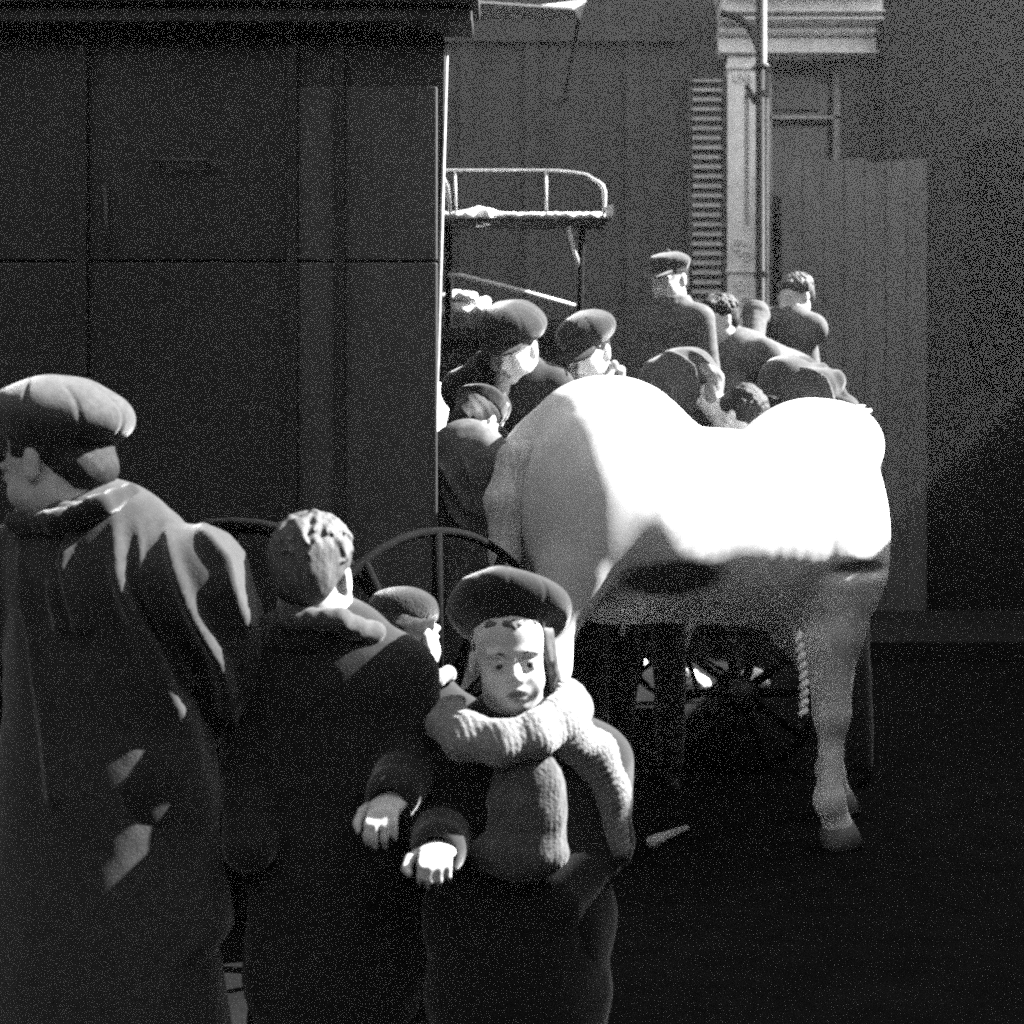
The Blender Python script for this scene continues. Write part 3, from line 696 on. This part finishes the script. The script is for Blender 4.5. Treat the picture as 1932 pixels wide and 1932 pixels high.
g0 = []
for i in range(9):
    for j in range(7):
        a = i/8; b = j/6
        p = P(800+52*b-26*a*b, 722+125*a, 5.45+.30*b)
        g0.append(p+V(.012*sin(b*9), 0, 0))
gf = [(i*7+j, i*7+j+1, (i+1)*7+j+1, (i+1)*7+j) for i in range(8) for j in range(6)]
o = mesh('cloth', g0, gf, M['snow'], bk); so_ = o.modifiers.new('thickness', 'SOLIDIFY'); so_.thickness = .008

# low dray behind the horse, people stand on it
dr = thing('flat_dray', (.9, 6.2, 0), 'low dark flat dray behind the white horse, men standing on its bed', 'cart')
bev(MB().box(-.6, 1.62, 5.55, 7.4, .62, .80).build('bed', M['wood'], dr), .01)
for yy in (5.6, 7.2): MB().box(.2, 1.55, yy, yy+.1, .50, .618).build('axle_beam', M['iron'], dr)
for xx in (-.2, 1.02): wheel('wheel', (xx, 5.50, .36), .36, 0, dr, M['rubber'], 10, .02)
for xx in (-.2, 1.02): wheel('wheel', (xx, 7.42, .36), .36, 0, dr, M['rubber'], 10, .02)

# ------------------------------------------------------------------ the horse (local frame: x forward, y its left, z up)
def build_horse():
    p = [cone((-.38, 0, 1.18), (.30, 0, 1.13), .335, .350, fl=((0, 1, 0), .92), k=.0), ell((.44, 0, 1.17), (.27, .27, .37), k=.12),
         ell((-.42, 0, 1.26), (.33, .315, .355), k=.13), ell((.58, 0, 1.45), (.26, .085, .15), k=.12), ell((.68, .02, 1.44), (.15, .07, .13), k=.1), ell((-.40, 0, 1.50), (.24, .15, .13), k=.1)]
    for s in (-1, 1):
        fw = .0 if s < 0 else .34
        p += [ell((.46, s*.19, 1.16), (.18, .11, .33), roty(R(-14)), k=.09), ell((-.62, s*.17, 1.20), (.13, .13, .32), roty(R(10)), k=.09), ell((-.60, s*.12, 1.25), (.14, .14, .22), k=.07)]
        p += [cone((.44, s*.18, .98), (.43+fw*.5, s*.165, .78), .15, .11, k=.08), cone((.43+fw*.5, s*.165, .78), (.44+fw, s*.16, .50), .105, .066, k=.05), ell((.445+fw, s*.16, .47), (.068, .062, .078), k=.03),
              cone((.44+fw, s*.16, .44), (.43+fw, s*.16, .2), .048, .043, k=.03), ell((.43+fw, s*.16, .165), (.058, .055, .06), k=.04), cone((.44+fw, s*.16, .16), (.475+fw, s*.16, .07), .046, .055, k=.02)]
        p += [cone((-.68, s*.16, 1.02), (-.78, s*.17, .74), .09, .065, k=.06), cone((-.78, s*.17, .74), (-.90, s*.17, .54), .08, .058, k=.05), ell((-.93, s*.17, .54), (.06, .045, .07), k=.03),
              cone((-.90, s*.17, .5), (-.88, s*.17, .2), .05, .042, k=.03), ell((-.88, s*.17, .17), (.055, .05, .055), k=.03), cone((-.87, s*.17, .15), (-.82, s*.17, .07), .042, .05, k=.02)]
    # neck turned to the far side and lowered, head down
    p += chain([V(.50, .04, 1.34), V(.58, .26, 1.30), V(.64, .50, 1.18), V(.62, .68, 1.12)], [.25, .19, .15, .115], k=.08)
    hd = [V(.60, .72, 1.12), V(.62, .84, .92), V(.64, .92, .70), V(.645, .94, .62)]
    p += chain(hd, [.115, .10, .07, .062], k=.04)
    p += [ell((.60, .80, 1.0), (.09, .10, .13), k=.04)]
    for s in (-1, 1): p += [cone((.60+s*.06, .70, 1.20), (.60+s*.085, .70, 1.32), .026, .008, fl=((0, 1, 0), .6), k=.01), ell((.64+s*.05, .975, .64), (.014, .016, .02), k=.01, op='-')]
    v, f = sculpt(p, .014)
    N = vnormals(v, f)
    d = .004*wob(v, 2.0, 3, 3)
    # elbow crease, flank hollow
    d -= .022*np.exp(-(((v[:, 0]-.40)/.12)**2+((v[:, 2]-1.0-.1*(v[:, 0]-.4))/.03)**2))*(v[:, 1] < 0)
    d -= .003*np.exp(-(((v[:, 0]+.36)/.12)**2+((v[:, 2]-1.22)/.17)**2))
    for k in range(6): d += .0005*np.exp(-((v[:, 0]-.0-k*.06+.5*(v[:, 2]-1.1)*.2)/.014)**2)*np.exp(-((v[:, 2]-1.1)/.16)**2)
    v = v+N*d[:, None]
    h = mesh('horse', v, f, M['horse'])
    for hx, hy in ((.49, -.16), (.83, .16), (-.81, -.17), (-.81, .17)):
        m = MB(); m.tube([(hx, hy, .006), (hx-.012, hy, .05), (hx-.02, hy, .085)], [.078, .068, .056], 18); m.build('hoof', M['hoof'], h, True)
    mn = [cone((.44+.05*i, .0+.035*max(0, i-3), 1.585-.012*abs(i-4)), (.47+.05*i, .03+.05*max(0, i-3), 1.50-.01*i), .02, .03, k=.02) for i in range(8)]
    mn += [cone((.70, .0, 1.56), (.80, -.02, 1.585), .022, .008, k=.02), cone((.66, -.02, 1.57), (.74, -.05, 1.60), .018, .006, k=.02)]
    sdfobj('mane', mn, .008, M['mane'], h, lambda v, N: .010*wob(v*np.array([1, 1, .4]), 12, 3, 3))
    tl = chain([V(-.66, .0, 1.44), V(-.76, .02, 1.38), V(-.80, .02, 1.24), V(-.80, .02, 1.08), V(-.81, .0, .9), V(-.86, -.08, .7), V(-.86, -.07, .5)], [.03, .05, .055, .045, .05, .045, .02], k=.03)
    sdfobj('tail', tl, .009, M['mane'], h, lambda v, N: .009*wob(v*np.array([1, 1, .15]), 14, 5, 3))
    for s in (-1, 1): sdfobj('eye', [ell((.61+s*.075, .86, .97), .018, k=0)], .004, M['iris'], h)
    h.scale = (1, 1, .985); h.location = (.665, 4.25, 0); h.rotation_euler = (0, 0, R(32))
    return tag(h, 'big white horse seen from its rump, neck turned away, dark patch on its belly', 'horse')
build_horse()

# ------------------------------------------------------------------ people
# A: capped youth at the left edge, seen from behind
dA = 2.44
hA = P(105, 872, dA)
capA = dict(m='tweedl', k=dict(tilt=(-26, 0), big=.95, back=.025, th=1.5, drop=.010), seams=10, puck=.0035, vt=4)
foldsA = ([([(20, 1000), (60, 1200), (110, 1500)], .014, .014), ([(150, 960), (130, 1060), (160, 1180)], .012, .016), ([(215, 960), (230, 1080), (310, 1350), (350, 1600), (365, 1800)], .022, .028),
           ([(290, 950), (350, 1100), (395, 1250), (400, 1380), (470, 1520), (490, 1700)], .018, .026), ([(255, 980), (290, 1150), (330, 1300)], .010, .014),
           ([(330, 1250), (370, 1450), (385, 1700)], .012, .018), ([(100, 1080), (120, 1180)], .012, .014), ([(350, 980), (420, 1060), (440, 1180)], .012, .016)], dA-.1)
person('capped youth at the left edge seen from behind, loose dark coat hanging in folds', hA, (-112, 18, 0), 1.08, P(190, 1085, dA+.02), P(185, 1470, dA+.05), 165, sw=.21,
       arms={0: (P(432, 1270, dA+.10), P(225, 1430, dA+.36)), 1: (P(-90, 1300, dA+.1), P(-60, 1420, dA+.3))}, vox=.007, coat='woolm', cap=capA, hairstyle='crop', coat_len=.75, flare=1.35, bulk=1.05, smooth=.45,
       folds=foldsA, collar=1.05, hands=(0, 0), sleeve=1.18, scarf=([P(30, 985, dA-.06), P(110, 985, dA-.12), P(190, 955, dA-.12), P(245, 935, dA-.02), P(200, 930, dA+.08)], .022, 'wool'))
# B: bareheaded boy
dB = 2.55
person('bareheaded fair boy seen from behind in a dark coat with thick collar', P(592, 1085, dB), (172, 8, 0), .98, P(620, 1275, dB+.02), P(630, 1600, dB+.03), 172, sw=.155,
       arms={0: (P(775, 1440, dB-.02), P(742, 1500, dB-.16)), 1: (P(475, 1440, dB), P(470, 1600, dB-.1))}, vox=.0065, coat='wool', hair='hairl', hairstyle='full', coat_len=.5, collar=1.15, hands=(1, 0), bulk=1.0, sleeve=1.1,
       scarf=([P(520, 1175, dB+.02), P(560, 1168, dB-.09), P(640, 1172, dB-.11), P(700, 1195, dB-.05), P(712, 1200, dB+.04)], .024, 'tweedl'))
# C: small child in a knitted cap
dC = 2.8
person('small child in a dark knitted cap between two bigger boys', P(768, 1200, dC), (150, 4, 4), .86, P(775, 1375, dC+.02), P(770, 1640, dC+.02), 165, sw=.13,
       vox=.0065, coat='wool', hairstyle='crop', coat_len=.4, hands=(0, 0), collar=0,
       cap=dict(m='knitd', visor=False, button=False, seams=26, puck=.002, k=dict(tilt=(4, 0), big=.70, drop=.004)),
       scarf=([P(725, 1300, dC), P(770, 1296, dC-.09), P(820, 1282, dC-.08), P(846, 1272, dC-.03), P(815, 1290, dC+.06)], .017, 'knitl'))
# D: the boy looking at the camera
dD = 2.52
hD = P(963, 1240, dD)
r_, D = person('boy in a large floppy dark cap and knitted scarf looking back at the camera', hD, (5, -3, -3), .96, P(985, 1445, dD+.04), P(980, 1720, dD+.04), 6, sw=.155,
       arms={0: (P(835, 1570, dD-.02), P(826, 1600, dD-.20)), 1: (P(1135, 1590, dD+.04), P(1060, 1690, dD-.06))}, vox=.0055, fine=.0028, coat='wool', hairstyle='crop', coat_len=.4, collar=0, hands=(1, 0), eyes=True, mouth=.0062,
       cap=dict(m='wool', visor=False, vz=.085, vt=-20, puck=.002, k=dict(tilt=(-30, 9), big=1.10, back=.018, side=.006, th=1.5, drop=-.010)), bulk=1.03, sleeve=1.1, curl=55,
       extra_coat=None)
sdfobj('sweater', [ell(P(995, 1525, dD-.125), (.078, .05, .135), k=0), ell(P(975, 1610, dD-.11), (.10, .06, .045), k=.04)], .005, M['knit'], r_, lambda v, N: .003*wob(v, 14, 5, 3)+.0005*np.sin(v[:, 0]*620))
sc1 = [P(868, 1322, dD+.04), P(850, 1338, dD-.05), P(885, 1372, dD-.13), P(950, 1386, dD-.155), P(1010, 1368, dD-.14), P(1055, 1340, dD-.08), P(1072, 1310, dD+.01), P(1045, 1280, dD+.08)]
sc0 = [p+V((p[0]-.005)*.16, -.012 if i < 6 else 0, -.030) for i, p in enumerate(sc1)]
def ribs(v, N): return .0007*np.sin((v[:, 0]+.6*v[:, 1])*420)+.004*wob(v, 7, 6, 2)
sdfobj('scarf', chain(sc1, [.012, .026, .027, .026, .026, .027, .027, .024], k=.02)+chain(sc0, [.010, .024, .027, .026, .026, .027, .026, .02], k=.028), .0045, M['knitl'], r_, ribs)
sc2 = [P(1000, 1385, dD-.12), P(1070, 1385, dD-.07), P(1120, 1425, dD-.02), P(1150, 1490, dD+.0), P(1166, 1600, dD-.01)]
sdfobj('shawl', chain(sc2, [.036, .046, .044, .037, .026], k=.03), .005, M['knitl'], r_, lambda v, N: .0009*np.sin((v[:, 2]-.4*v[:, 0])*380)+.004*wob(v, 8, 6, 2))
sdfobj('undershawl', chain([P(870, 1370, dD-.10), P(920, 1385, dD-.13), P(985, 1378, dD-.12), P(1020, 1355, dD-.08)], [.022]*4, k=.015), .005, M['knit'], r_, ribs)
# fringe and side hair
fr_ = []
hR, hd_ = D['hR'], D['head']
for i in range(9):
    a = -.045+.011*i; fr_.append(cone(hd_+hR@V(a, -.078+abs(a)*.35, .072)*.96, hd_+hR@V(a+.006, -.088+abs(a)*.5, .060+.006*((i*7) % 3)-.1*max(0, -a))*.96, .011, .005, k=.006))
for i in range(5):
    y0 = -.015+.018*i; fr_.append(cone(hd_+hR@V(.074, y0, .045)*.96, hd_+hR@V(.088+.004*(i % 2), y0+.004, -.035-.012*(i % 3))*.96, .019, .013, k=.008))
    fr_.append(cone(hd_+hR@V(.088+.004*(i % 2), y0+.004, -.035-.012*(i % 3))*.96, hd_+hR@V(.084, y0+.012, -.075)*.96, .010, .004, k=.006))
for i in range(4): fr_.append(cone(hd_+hR@V(.068+.002*i, -.03+.02*i, .05)*.96, hd_+hR@V(.079, -.035+.022*i, -.01-.008*i)*.96, .013, .007, k=.008))
sdfobj('hair', fr_, .003, M['hairl'], r_, lambda v, N: .0022*wob(v*np.array([1, 1, .4]), 45, 3, 2))

# E, F: two men in caps behind the rump
GR = 'men in caps leaning over behind the horse'
dE = 4.55
person('dark coated man in a round flat cap leaning beside the van edge', P(968, 655, dE), (-24, 26, 4), 1.06, P(958, 735, dE+.12), P(962, 930, dE+.42), -12, sw=.185,
       arms={0: (P(912, 800, dE+.0), P(935, 768, dE-.22)), 1: (P(1040, 800, dE+.1), P(985, 850, dE-.0))}, vox=.010, coat='wool', hairstyle='crop', group=GR, curl=50,
       feet=[P(830, 1200, dE+.3)*V(1, 1, 0)+V(0, 0, .05), P(960, 1200, dE+.5)*V(1, 1, 0)+V(0, 0, .05)], knees=[P(845, 1030, dE+.0), None], trouser='tweedl',
       cap=dict(m='tweed', k=dict(tilt=(2, 8), big=.98, th=1.55, back=.004, drop=.008), puck=.0022), shirtfront=(P(952, 700, dE-.02), P(938, 790, dE-.03), .035, 'shirt'), coat_len=.15, floor=0)
dF = 4.75
person('man in flat cap with light scarf, bending over the rump', P(1108, 665, dF), (-26, 28, -2), 1.05, P(1090, 775, dF+.12), P(1060, 960, dF+.3), -10, sw=.19,
       vox=.010, coat='wool', hairstyle='crop', group=GR, cap=dict(m='tweed', k=dict(tilt=(2, -4), big=.93, th=1.4, back=.004, drop=.008), puck=.0022), collar=1.1, hands=(1, 1),
       scarf=([P(1135, 735, dF-.05), P(1158, 690, dF+.0), P(1172, 700, dF+.06), P(1178, 740, dF+.05)], .014, 'shirt'))
# crouching figure in light clothes between wheel and rump
person('stooping boy in grey clothes squeezed between the van wheel and the horse rump', P(900, 800, 4.15), (150, 40, 0), .9, P(882, 880, 4.05), P(872, 1060, 4.1), 150, sw=.13, vox=.009, coat='greycloth', trouser='greycloth', hairstyle='crop',
       cap=dict(m='wool', k=dict(tilt=(-4, 8), big=.8), puck=.0022), hands=(1, 1), coat_len=.3,
       folds=([([(820, 860), (850, 900), (880, 960)], .012, .018), ([(835, 900), (850, 960), (880, 1000)], .012, .018), ([(870, 860), (890, 900), (900, 970)], .01, .012)], 4.0))
# G: standing on the dray
dG = 5.95
person('man standing upright in a peaked cap on the dray, in front of the shutter', P(1262, 528, dG), (-38, 14, 0), 1.0, P(1268, 608, dG), P(1270, 790, dG+.05), -30, sw=.14, vox=.010, floor=.80, coat='greycloth', hairstyle='crop',
       cap=dict(m='tweedl', k=dict(tilt=(-4, 4), big=.84), puck=.0022), bulk=.8, group='men crowding on the dray')
# H: leaning left, back arched to the right
dH = 6.2
person('bareheaded dark haired man on the dray, face turned left, back arched', P(1352, 604, dH), (-62, 10, 0), 1.02, P(1410, 675, dH+.05), P(1490, 720, dH+.2), -70, sw=.17, vox=.010, floor=.80, coat='greycloth', hairstyle='full', group='men crowding on the dray',
       arms={0: (P(1400, 760, dH-.2), P(1340, 780, dH-.25)), 1: (P(1400, 760, dH+.3), P(1340, 800, dH+.3))}, bulk=1.05)
# J: leaning left at the right end
dJ = 6.7
person('curly haired man at the right of the huddle, raised shoulder reaching left', P(1500, 560, dJ), (-60, 16, 0), .98, P(1492, 628, dJ+.02), P(1500, 760, dJ+.1), -62, sw=.17, vox=.010, floor=.80, coat='greycloth', hairstyle='full', hair='hairl', group='men crowding on the dray',
       arms={0: (P(1425, 590, dJ-.15), P(1420, 660, dJ-.3)), 1: (P(1430, 600, dJ+.2), P(1400, 660, dJ+.2))}, bulk=1.0, sleeve=1.1)
# N: bent man whose bowed dark head is near the horse's back
dN = 4.95
person('bent man in a dark coat behind the horse, bowed round dark head above its back', P(1396, 790, dN), (60, 62, 0), 1.0, P(1285, 720, dN+.08), P(1215, 830, dN+.3), 25, sw=.12, vox=.010, coat='tweedl', hairstyle='full', group='men bending down behind the horse',
       arms={0: (P(1250, 870, dN-.05), P(1300, 940, dN)), 1: (P(1330, 860, dN+.4), P(1380, 940, dN+.3))}, collar=0, hands=(0, 0), bulk=.9,
       folds=([([(1215, 690), (1260, 720), (1270, 770)], .014, .016), ([(1260, 655), (1310, 690), (1320, 740)], .012, .018), ([(1300, 650), (1345, 690), (1350, 730)], .012, .016)], dN-.1),
       scarf=([P(1325, 690, dN-.02), P(1350, 712, dN-.04), P(1342, 745, dN-.05)], .03, 'knitl'))
# L: bent man at right, creased back
dL = 5.15
person('bent man at the right end behind the horse, coat sleeve pulled into sharp creases', P(1475, 800, dL), (-70, 60, 0), 1.0, P(1500, 738, dL+.05), P(1585, 840, dL+.25), -68, sw=.17, vox=.009, coat='woolm', hairstyle='crop', group='men bending down behind the horse', collar=0,
       arms={0: (P(1590, 775, dL-.1), P(1560, 860, dL-.2)), 1: (P(1500, 860, dL+.3), P(1440, 940, dL+.3))}, hands=(0, 0),
       folds=([([(1540, 680), (1570, 700), (1590, 740)], .012, .028), ([(1565, 672), (1595, 700), (1605, 730)], .012, .028), ([(1510, 690), (1545, 720), (1560, 760)], .010, .022), ([(1595, 675), (1620, 690), (1630, 730)], .010, .02)], dL-.1))

# ------------------------------------------------------------------ small things
sdf_bits = [(1128, 1268, .02, 0), (1190, 1262, .055, 1), (1212, 1258, .022, 2), (1188, 1286, .024, 3), (1302, 1278, .03, 4), (1316, 1294, .04, 5), (1420, 1282, .045, 6), (1408, 1296, .04, 7), (1434, 1294, .035, 8), (1312, 1250, .015, 9)]
for i, (px, py, s, k) in enumerate(sdf_bits):
    d = EYE*FPX/(py-HZ); c = P(px, py, d); c[2] = s*.5+.0
    rr = s*d/5
    o = sdfobj('sun_fleck', [ell(c, (rr, rr, rr*.9), rotz(k), k=0), ell(c+V(rr*.6, 0, 0), rr*.6, k=.02)], max(.006, rr/6), M['snow'], None, lambda v, N: .012*wob(v, 9, 8, 2))  # white lumps standing in for sunlit flecks of the street beyond
    c2 = ['leftmost tiny bright lump seen under the horse belly', 'largest square bright lump under the horse belly', 'small bright lump right of the square one under the belly', 'small bright lump below the square one under the belly',
          'bright lump at mid belly, upper of the leaning pair', 'bright lump at mid belly, lower of the leaning pair', 'top lump of the bright heap beside the foreleg', 'lower left lump of the bright heap beside the foreleg', 'lower right lump of the bright heap beside the foreleg', 'tiny bright speck above the mid belly pair'][i]
    tag(o, c2, 'bright lump', 'bright lumps added for sunlit flecks on the far street')
# rope with loops hanging left of the foreleg
rp = MB(); pts = []
for t in np.linspace(0, 1, 90):
    pts.append(P(1505+12*sin(t*2.2)+3*sin(t*55), 1196+152*t, 4.15)+V(0, .008*cos(t*55), 0))
rp.tube(pts, .012, 8); ro = rp.build('hanging_rope', M['rope'], None, True); tag(ro, 'knotted bright rope hanging down just left of the horse foreleg', 'rope')
r2 = MB(); r2.tube([P(1174, 1080, 4.55), P(1174, 1150, 4.55), P(1176, 1180, 4.55), P(1176, 1200, 4.55)], [.006, .009, .010, .014], 8); o = r2.build('strap', M['rope'], None, True); tag(o, 'short bright strap hanging under the horse near its hind leg', 'strap')
d = 1.25*FPX/(1585-HZ)
st_ = MB(); a, b = P(1228, 1600, EYE*FPX/(1600-HZ)), P(1296, 1572, EYE*FPX/(1572-HZ)); a[2] = b[2] = .02; st_.tube([a, a*.6+b*.4, b], [.022, .018, .010], 7)
o = st_.build('stick', M['sack'], None, True); tag(o, 'short pale stick lying on the dark street below the horse', 'stick')

# ------------------------------------------------------------------ haze
hzv = MB().box(-15, 20, -3, 20.5, -1, 9.6).build('haze', None); hzv.data.materials.clear()
hm = bpy.data.materials.new('haze'); hm.use_nodes = True; hn = hm.node_tree; hn.nodes.clear()
ho = hn.nodes.new('ShaderNodeOutputMaterial'); pvn = hn.nodes.new('ShaderNodeVolumePrincipled')
pvn.inputs['Color'].default_value = (.9, .9, .9, 1); pvn.inputs['Density'].default_value = .0012; pvn.inputs['Anisotropy'].default_value = .4
hn.links.new(pvn.outputs[0], ho.inputs['Volume']); hzv.data.materials.append(hm); tag(hzv, kind='stuff')
